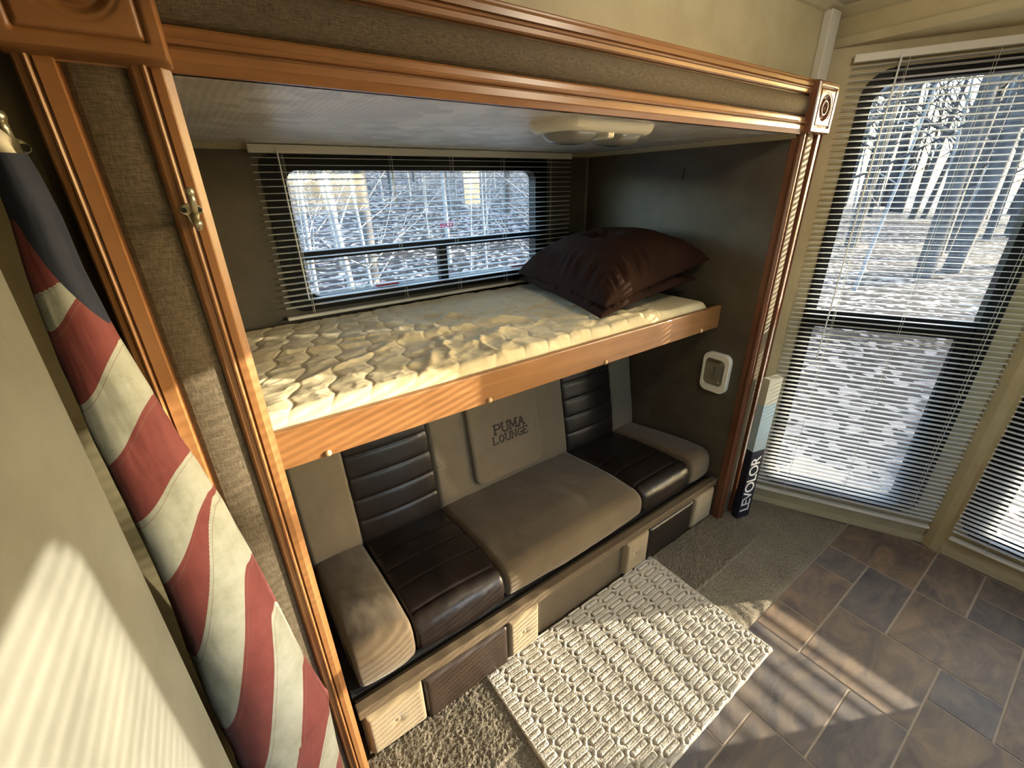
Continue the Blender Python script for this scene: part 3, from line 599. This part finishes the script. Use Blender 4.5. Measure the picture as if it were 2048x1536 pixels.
# room ceiling lamp, overhead to the right of the camera
e = empty('ceiling_light', (1.10,-0.60,ZC)); tag(e, 'round warm ceiling lamp of the main room, overhead and out of the photo', 'ceiling light')
MB().lathe([(0.15,0),(0.155,-0.012),(0.14,-0.022),(0.12,-0.024)], (0,0,0), 'z', 40).build('base', IVORY, e)
lm = mat('lamp_diffuser', (0.8,0.78,0.7), 0.4); bsdf(lm).inputs['Emission Color'].default_value = (1,0.86,0.62,1); bsdf(lm).inputs['Emission Strength'].default_value = 1.5
MB().lathe([(0.12,-0.022),(0.11,-0.034),(0.07,-0.042),(0.001,-0.045)], (0,0,0), 'z', 40).build('diffuser', lm, e, smooth=True)
al = bpy.data.lights.new('lamp_light', 'POINT'); al.shadow_soft_size = 0.07; al.energy = 6; al.color = (1,0.87,0.66)
ao = bpy.data.objects.new('lamp_light', al); C.objects.link(ao); ao.parent = e; ao.location = (0,0,-0.125)
# ------------------------------------------------------------- sofa
def path_resample(pts, n):
    pts = np.array(pts, float); d = np.r_[0, np.cumsum(np.hypot(*np.diff(pts, axis=0).T))]; s = np.linspace(0, d[-1], n)
    P = np.stack([np.interp(s, d, pts[:,0]), np.interp(s, d, pts[:,1])], 1)
    for _ in range(6): P[1:-1] = (P[:-2]+P[1:-1]*2+P[2:])/4
    return P, s
def strip(name, x0, x1, pts, m, parent, puff=0.012, grooves=(), gd=0.0045, tuck=0.022, er=0.016, nx=60, ns=170, wrinkle=0.0, seed=0, curve=0.0, deep=(0.0,0.0)):
    P, s = path_resample(pts, ns); t = np.gradient(P, axis=0); t /= np.linalg.norm(t, axis=1)[:,None]+1e-9
    nrm = np.stack([t[:,1], -t[:,0]], 1)
    # points are ordered so that this normal points out of the cushion
    u = np.linspace(0,1,nx)**1.0; xs = x0+(x1-x0)*u; d = np.minimum(xs-x0, x1-xs); q = np.clip(d/er,0,1); edge = -tuck*(1-np.sqrt(1-(1-q)**2)); edge[:2] -= deep[0]; edge[-2:] -= deep[1]
    bul = puff*np.sin(math.pi*u)**0.7; H = (edge+bul)[:,None]+np.zeros(ns)[None,:]
    for g in grooves: H = H-gd*np.exp(-((s[None,:]-g)/0.0045)**2)-0.0*H
    if grooves:
        gs = np.array(grooves); dist = np.min(np.abs(s[:,None]-gs[None,:]), 1); H = H+0.0012*np.clip(dist/0.02,0,1)[None,:]
    if wrinkle: H = H+wrinkle*(fbm(xs[:,None]*14+seed, s[None,:]*9, seed)-0.5)*2
    xo = xs[:,None]+curve*np.sin(math.pi*s/s[-1])[None,:]*0
    X = np.broadcast_to(xo, (nx,ns)); Y = P[None,:,0]+H*nrm[None,:,0]; Z = P[None,:,1]+H*nrm[None,:,1]
    return gridmesh(name, np.stack([X,Y,Z], -1), m, parent, True)
e = empty('sofa', (0.93,0.1,0)); tag(e, 'tan and dark brown lounge sofa under the bunk with a lettered centre pad', 'sofa')
def loc(o): 
    o.location = (-0.93,-0.1,0); return o
def seatp(h=0.0): return [(0.20,0.236),(0.115,0.236),(0.100,0.246),(0.094,0.275),(0.096,0.315+h),(0.108,0.338+h),(0.135,0.350+h),(0.25,0.352+h*0.6),(0.40,0.338+h*0.3),(0.52,0.322),(0.64,0.305)][::-1]
def backp(): return [(0.600,0.27),(0.572,0.30),(0.572,0.34),(0.590,0.45),(0.615,0.58),(0.640,0.72),(0.660,0.84),(0.685,0.90),(0.74,0.92),(0.80,0.90)][::-1]
SEC = [(0.072,0.255,TAN),(0.255,0.585,LEATHER),(0.585,1.300,TAN),(1.300,1.632,LEATHER),(1.632,1.792,TAN)]
for i, (a, b, m) in enumerate(SEC):
    lea = m is LEATHER
    o = loc(strip('seat_panel', a, b, seatp(0.02 if i in (0,4) else 0.0), m, e, puff=0.010 if lea else 0.012, grooves=(0.19,0.285,0.385,0.49) if lea else (), wrinkle=0.003, seed=i, deep=(0.06 if i == 0 else 0, 0.06 if i == 4 else 0)))
    if lea: o['label'] = 'dark leather seat band'
    o = loc(strip('back_panel', a-0.004, b+0.004, backp(), TAN_L if not lea else m, e, puff=0.016 if lea else 0.008, grooves=tuple(0.10+0.088*k for k in range(7)) if lea else (), wrinkle=0.002, seed=i+9))
    if lea: o['label'] = 'dark leather back band'
# central pull-down pad
bx = lambda z: 0.572+(z-0.34)*0.19
pa = rrect(0.752,1.122,0.352,0.90,0.045,8); N = len(pa); vs = []; fs = []
lay = [(0.0,0.0),(-0.020,0.0),(-0.032,0.005),(-0.036,0.014),(-0.038,0.05)]
pc = (0.937,0.62)
for off, ins in lay:
    for x, z in pa:
        x2 = x+(pc[0]-x)*ins/0.185; z2 = z+(pc[1]-z)*ins/0.27; vs.append((x2, bx(z2)+off+0.006, z2))
for k in range(len(lay)-1):
    for i in range(N): j = (i+1) % N; fs.append((k*N+i,k*N+j,(k+1)*N+j,(k+1)*N+i))
fs.append(tuple(range((len(lay)-1)*N, len(lay)*N)))
pad = loc(MB().add(vs, fs).build('back_pad', TAN_L, e, bevel=0)); pad['label'] = 'pull-down pad embroidered PUMA LOUNGE'
# embroidered slab-serif letters as stitched strokes
def letters(txt, size, w, cx, cz, parent, name, sp=1.12):
    G = {'P': ([[(0,0),(0,1)],[(0,1),(.5,1),(.68,.88),(.68,.62),(.5,.5),(0,.5)]],[(0,0),(0,1)],.68), 'U': ([[(0,1),(0,.25),(.15,0),(.55,0),(.7,.25),(.7,1)]],[(0,1),(.7,1)],.7),
         'M': ([[(0,0),(0.04,1),(.42,.2),(.8,1),(.84,0)]],[(0,0),(.84,0),(0.0,1),(.84,1)],.84), 'A': ([[(0,0),(.36,1),(.72,0)],[(.14,.35),(.58,.35)]],[(0,0),(.72,0)],.72),
         'L': ([[(0,1),(0,0),(.6,0),(.6,.22)]],[(0,0),(0,1)],.6), 'O': ([[(.36,1),(.1,.85),(0,.5),(.1,.15),(.36,0),(.62,.15),(.72,.5),(.62,.85),(.36,1)]],[],.72),
         'N': ([[(0,0),(0,1),(.66,0),(.66,1)]],[(0,0),(0,1),(.66,1)],.66), 'G': ([[(.66,.8),(.45,1),(.15,.9),(0,.5),(.15,.1),(.45,0),(.66,.15),(.66,.45),(.4,.45)]],[(.66,.45)],.66), 'E': ([[(.6,.22),(.6,0),(0,0),(0,1),(.6,1),(.6,.78)],[(0,.5),(.42,.5)]],[(0,0),(0,1)],.6)}
    tw = sum(G[c][2]+0.32 for c in txt)-0.32; x = -tw/2; mb = MB()
    def seg(p, q):
        d = Vector((q[0]-p[0], q[1]-p[1])); L = d.length or 1; n = Vector((-d.y, d.x))/L*w/2/size; dd = d/L*w/2/size*0.6
        quad = [(p[0]-dd.x+n.x,p[1]-dd.y+n.y),(q[0]+dd.x+n.x,q[1]+dd.y+n.y),(q[0]+dd.x-n.x,q[1]+dd.y-n.y),(p[0]-dd.x-n.x,p[1]-dd.y-n.y)]
        V = [(cx+a*size, bx(cz+(b-0.5)*size)-0.0325-o_, cz+(b-0.5)*size) for o_ in (0,0.0016) for a, b in quad]
        mb.add(V, [(0,1,2,3),(4,7,6,5),(0,4,5,1),(1,5,6,2),(2,6,7,3),(3,7,4,0)])
    for c in txt:
        st_, se, wd_ = G[c]
        for pl in st_:
            for p, q in zip(pl, pl[1:]): seg((p[0]+x,p[1]), (q[0]+x,q[1]))
        for s_ in se: seg((s_[0]+x-0.13,s_[1]), (s_[0]+x+0.13,s_[1]))
        x += wd_+0.32
    o = mb.build(name, NAVYT, parent, fix=False); o.location = (0,0,0); return o
letters('PUMA', 0.040, 0.0065, 0.955, 0.583, pad, 'lettering'); letters('LOUNGE', 0.033, 0.0042, 0.955, 0.535, pad, 'lettering')
# base with rail and padded drawer fronts
loc(MB().box(0.055,1.790,0.058,0.60,0.0,0.205).build('base', BASEBROWN, e))
loc(MB().box(0.050,1.793,0.100,0.60,0.205,0.238).build('deck', BLACKP, e))  # coloured black for the shadow gap between seat and rail
loc(MB().box(0.050,1.793,0.040,0.072,0.203,0.236).build('rail', mottled('rail_brown', (0.115,0.085,0.054), (0.14,0.105,0.068), 9, 0.3, 0.5), e, bevel=0.003))
loc(MB().box(0.060,0.10,0.10,0.20,0.231,0.236).build('metal_bracket', NICKEL, e))
def pad_box(name, x0, x1, z0, z1, m, th=0.026, btn=True):
    nx, nz = 40, 40; u = np.linspace(0,1,nx); X, Z = np.meshgrid(x0+u*(x1-x0), z0+u*(z1-z0), indexing='ij')
    d = np.minimum(np.minimum(X-x0,x1-X), np.minimum(Z-z0,z1-Z)); q = np.clip(d/0.016,0,1); H = th*np.sqrt(1-(1-q)**2)
    cx, cz = (x0+x1)/2, (z0+z1)/2; r = np.hypot(X-cx, Z-cz)
    if btn: H -= 0.010*np.exp(-(r/0.014)**1.3)+0.0006*np.sin(np.arctan2(Z-cz,X-cx)*5+0.6)*np.exp(-((r-0.02)/0.012)**2)
    o = loc(gridmesh(name, np.stack([X, 0.058-H, Z], -1), m, e, True))
    if btn: b = MB().lathe([(0.008,0),(0.0078,-0.003),(0.005,-0.005),(0.0001,-0.0055)], (cx,0.058-th+0.009,cz), 'y', 16).build('button', m, o, smooth=True)
    return o
o = pad_box('drawer_pad', 0.060,0.238,0.022,0.198,TAN_PAD); o = pad_box('drawer_pad', 0.238,0.552,0.0,0.190,LEATHER2,0.022,False); o['label'] = 'dark leather drawer front'
pad_box('drawer_pad', 0.552,0.685,0.020,0.200,TAN_PAD); pad_box('drawer_pad', 1.145,1.288,0.030,0.200,TAN_PAD)
o = pad_box('drawer_pad', 1.288,1.612,0.02,0.198,LEATHER,0.022,False); o['label'] = 'dark leather drawer front'; pad_box('drawer_pad', 1.612,1.775,0.025,0.200,TAN_PAD)
# small white hook under the bunk at the left
mb = MB().tube([(0.105,0.30,0.962),(0.105,0.30,0.945),(0.12,0.30,0.936),(0.16,0.30,0.936),(0.175,0.30,0.946)], 0.004, 8); tag(mb.build('cord_hook', WHITE, smooth=True), 'small white loop hanging under the left end of the bunk board', 'hook')

# ------------------------------------------------------------- carpet, rug
def slab(name, poly, z, m, label=None, res=0.006, amp=0.004, seed=1, kind=None):
    xs = [p[0] for p in poly]; ys = [p[1] for p in poly]; x0, x1, y0, y1 = min(xs), max(xs), min(ys), max(ys)
    nx = int((x1-x0)/res); ny = int((y1-y0)/res); U, V = np.meshgrid(np.linspace(0,1,nx), np.linspace(0,1,ny), indexing='ij')
    c = [np.array(p) for p in poly]; B = ((1-U)*(1-V))[...,None]*c[0]+(U*(1-V))[...,None]*c[1]+(U*V)[...,None]*c[2]+((1-U)*V)[...,None]*c[3]
    ed = np.minimum(np.minimum(U,1-U)*nx, np.minimum(V,1-V)*ny); Z = z*np.clip((ed+0.0)/1.5,0,1)+amp*(rng.random(U.shape)-0.3)*np.clip(ed/1.5,0,1)+0.003*(fbm(B[...,0]*12,B[...,1]*12,seed)-0.5)
    o = gridmesh(name, np.stack([B[...,0],B[...,1],np.maximum(Z,0.0008)], -1), m, None, True)
    return o
o = slab('slide_carpet', [(-0.10,-0.205),(1.86,-0.185),(1.90,0.052),(-0.10,0.052)], 0.012, CARPET, res=0.0045, amp=0.0065); tag(o, 'raised tan carpet apron running along the foot of the sofa', 'carpet')
o = slab('floor_carpet', [(-0.16,-0.392),(2.270,-0.392),(2.10,0.03),(-0.16,0.03)], 0.006, CARPET, res=0.008); tag(o, 'flat tan carpet strip between the raised apron and the slate tiles', 'carpet')
o.data.transform(Matrix.Translation((0,0,-0.001)))
def rug():
    x0, x1, y0, y1 = 0.452, 1.336, -0.620, 0.050; y0 = -0.490
    nx, ny = 440, 262; X, Y = np.meshgrid(np.linspace(x0,x1,nx), np.linspace(y0,y1,ny), indexing='ij')
    a, c, b = 0.0285, 0.022, 0.0189; px, py = 2*a+c, 2*b; best = np.full(X.shape, 9.0); tip = np.zeros(X.shape)
    Xs, Ys = X-1.260+0.004*(fbm(X*9,Y*9,2)-0.5), Y+0.009+0.004*(fbm(X*9+5,Y*9,3)-0.5)
    for par in (0, 1):
        m_ = np.round((Xs-par*px)/(2*px))*2*px+par*px; n_ = np.round((Ys-par*b)/py)*py+par*b; dx = np.abs(Xs-m_); dy = np.abs(Ys-n_)
        t = np.where(dx < a, dy/b, (dx-a)/c+dy/b); tp = np.clip((dx-a*0.98)/0.002,0,1)*np.clip((0.66-t)/0.08,0,1); tip = np.where(t < best, tp, tip); best = np.minimum(best, t)
    t = best
    h = 1-0.55*np.exp(-((t-0.84)/0.05)**2)
    g = np.exp(-((t-0.47)/0.085)**2); g = np.maximum(g, tip); h = np.clip(h-0.95*g, 0, 1)
    for _ in range(1): h[1:-1,1:-1] = (h[1:-1,1:-1]*2+h[:-2,1:-1]+h[2:,1:-1]+h[1:-1,:-2]+h[1:-1,2:])/6
    ed = np.minimum(X-x0, x1-X); edy = np.minimum(Y-y0, y1-Y); hemm = np.clip((0.012-ed)/0.004,0,1); h = h*(1-hemm)+0.95*hemm
    Z = 0.0120+0.0062*h+0.0020*rng.random(h.shape)*(0.4+0.6*h)+0.0007*np.sin(X*1150+9*fbm(X*30,Y*30,12))*h+0.004*(fbm(X*6,Y*6,8)-0.5)
    fall = np.clip(np.minimum(ed,edy)/0.004,0,1); Z = Z*(0.15+0.85*np.sqrt(fall))
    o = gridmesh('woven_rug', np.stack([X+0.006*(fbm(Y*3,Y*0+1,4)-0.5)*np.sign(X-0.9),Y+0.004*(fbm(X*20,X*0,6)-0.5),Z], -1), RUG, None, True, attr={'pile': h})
    tag(o, 'cream cotton rug woven with raised elongated hexagons in front of the sofa', 'rug')
rug()

# ------------------------------------------------------------- blind carton in the corner
e = empty('blind_carton', (1.915,-0.060,0.0)); tag(e, 'tall narrow navy and pale blue carton standing in the corner behind the right post', 'box')
e.rotation_euler = (math.radians(0), 0, math.radians(-14))
navy = mat('navy_card', (0.012,0.014,0.030), 0.4); pale = mottled('pale_card', (0.30,0.42,0.50), (0.42,0.52,0.58), 5, 0.4); grey = mat('grey_card', (0.50,0.48,0.40), 0.5); cw = mat('card_white', (0.8,0.8,0.8), 0.5)
mb = MB(); mb.box(-0.037,0.040,0,0.034,0.0,0.40,0); mb.box(-0.037,0.040,0,0.034,0.40,0.64,1); mb.box(-0.037,0.040,0,0.034,0.64,0.765,2); mb.build('carton_body', [navy,pale,grey], e)
o = textmesh('lettering', 'LEVOLOR', 0.080, cw, Matrix.Translation((0.002,-0.0008,0.205)) @ Matrix.Rotation(math.pi/2,4,'X') @ Matrix.Rotation(math.pi/2,4,'Z'), e, offset=0.0006, sp=0.9)

# ------------------------------------------------------------- outside: woodland
def leafmat():
    m = mat('leaf_litter', (0.3,0.25,0.2), 0.9, 0.1); v = coords(m); vo = nd(m, 'ShaderNodeTexVoronoi'); vo.inputs['Scale'].default_value = 9; lk(m, v, vo.inputs['Vector'])
    sp = nd(m, 'ShaderNodeSeparateColor'); lk(m, vo.outputs['Color'], sp.inputs[0]); n = noise(m, v, 0.25, 4); n3 = noise(m, v, 30, 3)
    c = ramp(m, sp.outputs[0], [(0.0, (0.010,0.010,0.012)), (0.45, (0.028,0.025,0.028)), (0.70, (0.055,0.048,0.048)), (0.88, (0.26,0.235,0.225))])
    lk(m, mixc(m, 0.55, c, ramp(m, n, [(0.35, (0.62,0.60,0.62)), (0.65, (1,0.86,0.62))]), 'MULTIPLY'), bsdf(m).inputs['Base Color']); bump(m, sp.outputs[1], 1.0, 0.08); return m
N = 140; gx, gy = np.meshgrid(np.linspace(-60,90,N), np.linspace(-60,90,N), indexing='ij')
gz = -0.95+np.clip(gy-4,0,None)*0.14*np.clip((60-gx)/30,0.25,1)+0.5*(fbm(gx*0.12+9,gy*0.12,3)-0.5)*np.clip((np.hypot(gx,gy)-4)/6,0,1); gz = np.minimum(gz, 14)
tag(gridmesh('ground', np.stack([gx,gy,gz], -1), leafmat()), kind='structure')
def gh(x, y):
    return float(-0.95+max(y-4,0)*0.14*min(max((60-x)/30,0.25),1))-0.25
BARK = mottled('bark', (0.034,0.033,0.036), (0.085,0.083,0.086), 3, 0.9, 0.1, 0.6, 20); BARKP = mottled('pale_bark', (0.14,0.14,0.145), (0.22,0.22,0.225), 3, 0.9, 0.1)
def tree_mesh(seed, H, r0, br=12, twig=3, m=BARK, wob=0.25):
    r = random.Random(seed); mb = MB()
    def limb(p, d, L, rad, depth):
        pts = [p]; n = 5; q = Vector(p); dd = Vector(d).normalized(); rs = [rad]
        for i in range(n):
            dd = (dd+Vector((r.uniform(-.16,.16),r.uniform(-.16,.16),r.uniform(-.04,.14)))*(1 if depth else wob)).normalized(); q = q+dd*L/n; pts.append(q.copy()); rs.append(rad*(1-0.72*(i+1)/n))
        mb.tube(pts, rs, 7 if depth == 0 else 4, caps=False)
        if depth < twig:
            k = br if depth == 0 else 4
            for i in range(k):
                t = r.uniform(0.25 if depth == 0 else 0.2, 0.98); s = min(int(t*n), n-1); b = pts[s].lerp(pts[s+1], t*n-s); a = r.uniform(0, 6.28)
                limb(b, (math.cos(a), math.sin(a), r.uniform(0.15,0.9)), L*r.uniform(0.2,0.38)*(1.15-t*0.5), rs[s]*0.38, depth+1)
    limb(Vector((0,0,0)), (0,0,1), H, r0, 0)
    me = bpy.data.meshes.new('tree'); me.from_pydata(mb.v, [], mb.f); me.materials.append(m); me.polygons.foreach_set('use_smooth', [True]*len(me.polygons)); return me
protos = [tree_mesh(1,11,0.17), tree_mesh(2,13,0.24,14), tree_mesh(3,9,0.10,12), tree_mesh(4,7,0.05,12,3,BARKP), tree_mesh(5,8,0.07,14,3,BARKP), tree_mesh(6,4.5,0.03,16,3,BARKP)]
tr = random.Random(12); k = 0; placed = 0
def put(x, y, pi, s=1.0):
    o = bpy.data.objects.new('bare_tree', protos[pi]); C.objects.link(o); o.location = (x,y,gh(x,y)); o.rotation_euler = (tr.uniform(-.05,.05),tr.uniform(-.05,.05),tr.uniform(0,6.28)); o.scale = (s,s,s*tr.uniform(.9,1.15))
    if pi in (3,4,5): tag(o, 'slender pale leafless sapling in the woods outside the windows', 'tree', 'pale saplings outside')
    else: tag(o, 'grey bare-branched tree trunk in the woods outside the windows', 'tree', 'bare grey trees outside')
cx0, cy0 = 0.0, -0.8
shade = bpy.data.objects.new('bare_tree', tree_mesh(9,9,0.165,5,1,BARK,0.0)); C.objects.link(shade); shade.location = (2.286+7.0,-0.381-7.0*0.514,gh(9,-4)); tag(shade, 'unseen straight bare trunk added beyond the bay corner, shading part of the bay blind', 'tree')  # unseen trunk added to block part of the sun at the left bay window
for i in range(115):                       # seen through the bay: azimuths 50..88 degrees from +Y
    az = math.radians(tr.uniform(58,91)); d = 6+tr.random()**0.6*44; x, y = cx0+d*math.sin(az), cy0+d*math.cos(az)
    put(x, y, tr.choice((0,1,2,0,1,3,4)), tr.uniform(0.8,1.3))
for i in range(84):                       # seen through the bunk window: azimuths 8..42
    az = math.radians(tr.uniform(4,46)); d = 6+tr.random()**0.8*24; x, y = cx0+d*math.sin(az), cy0+d*math.cos(az)
    put(x, y, tr.choice((3,4,5,5,3,2,0,5)), tr.uniform(0.7,1.2))
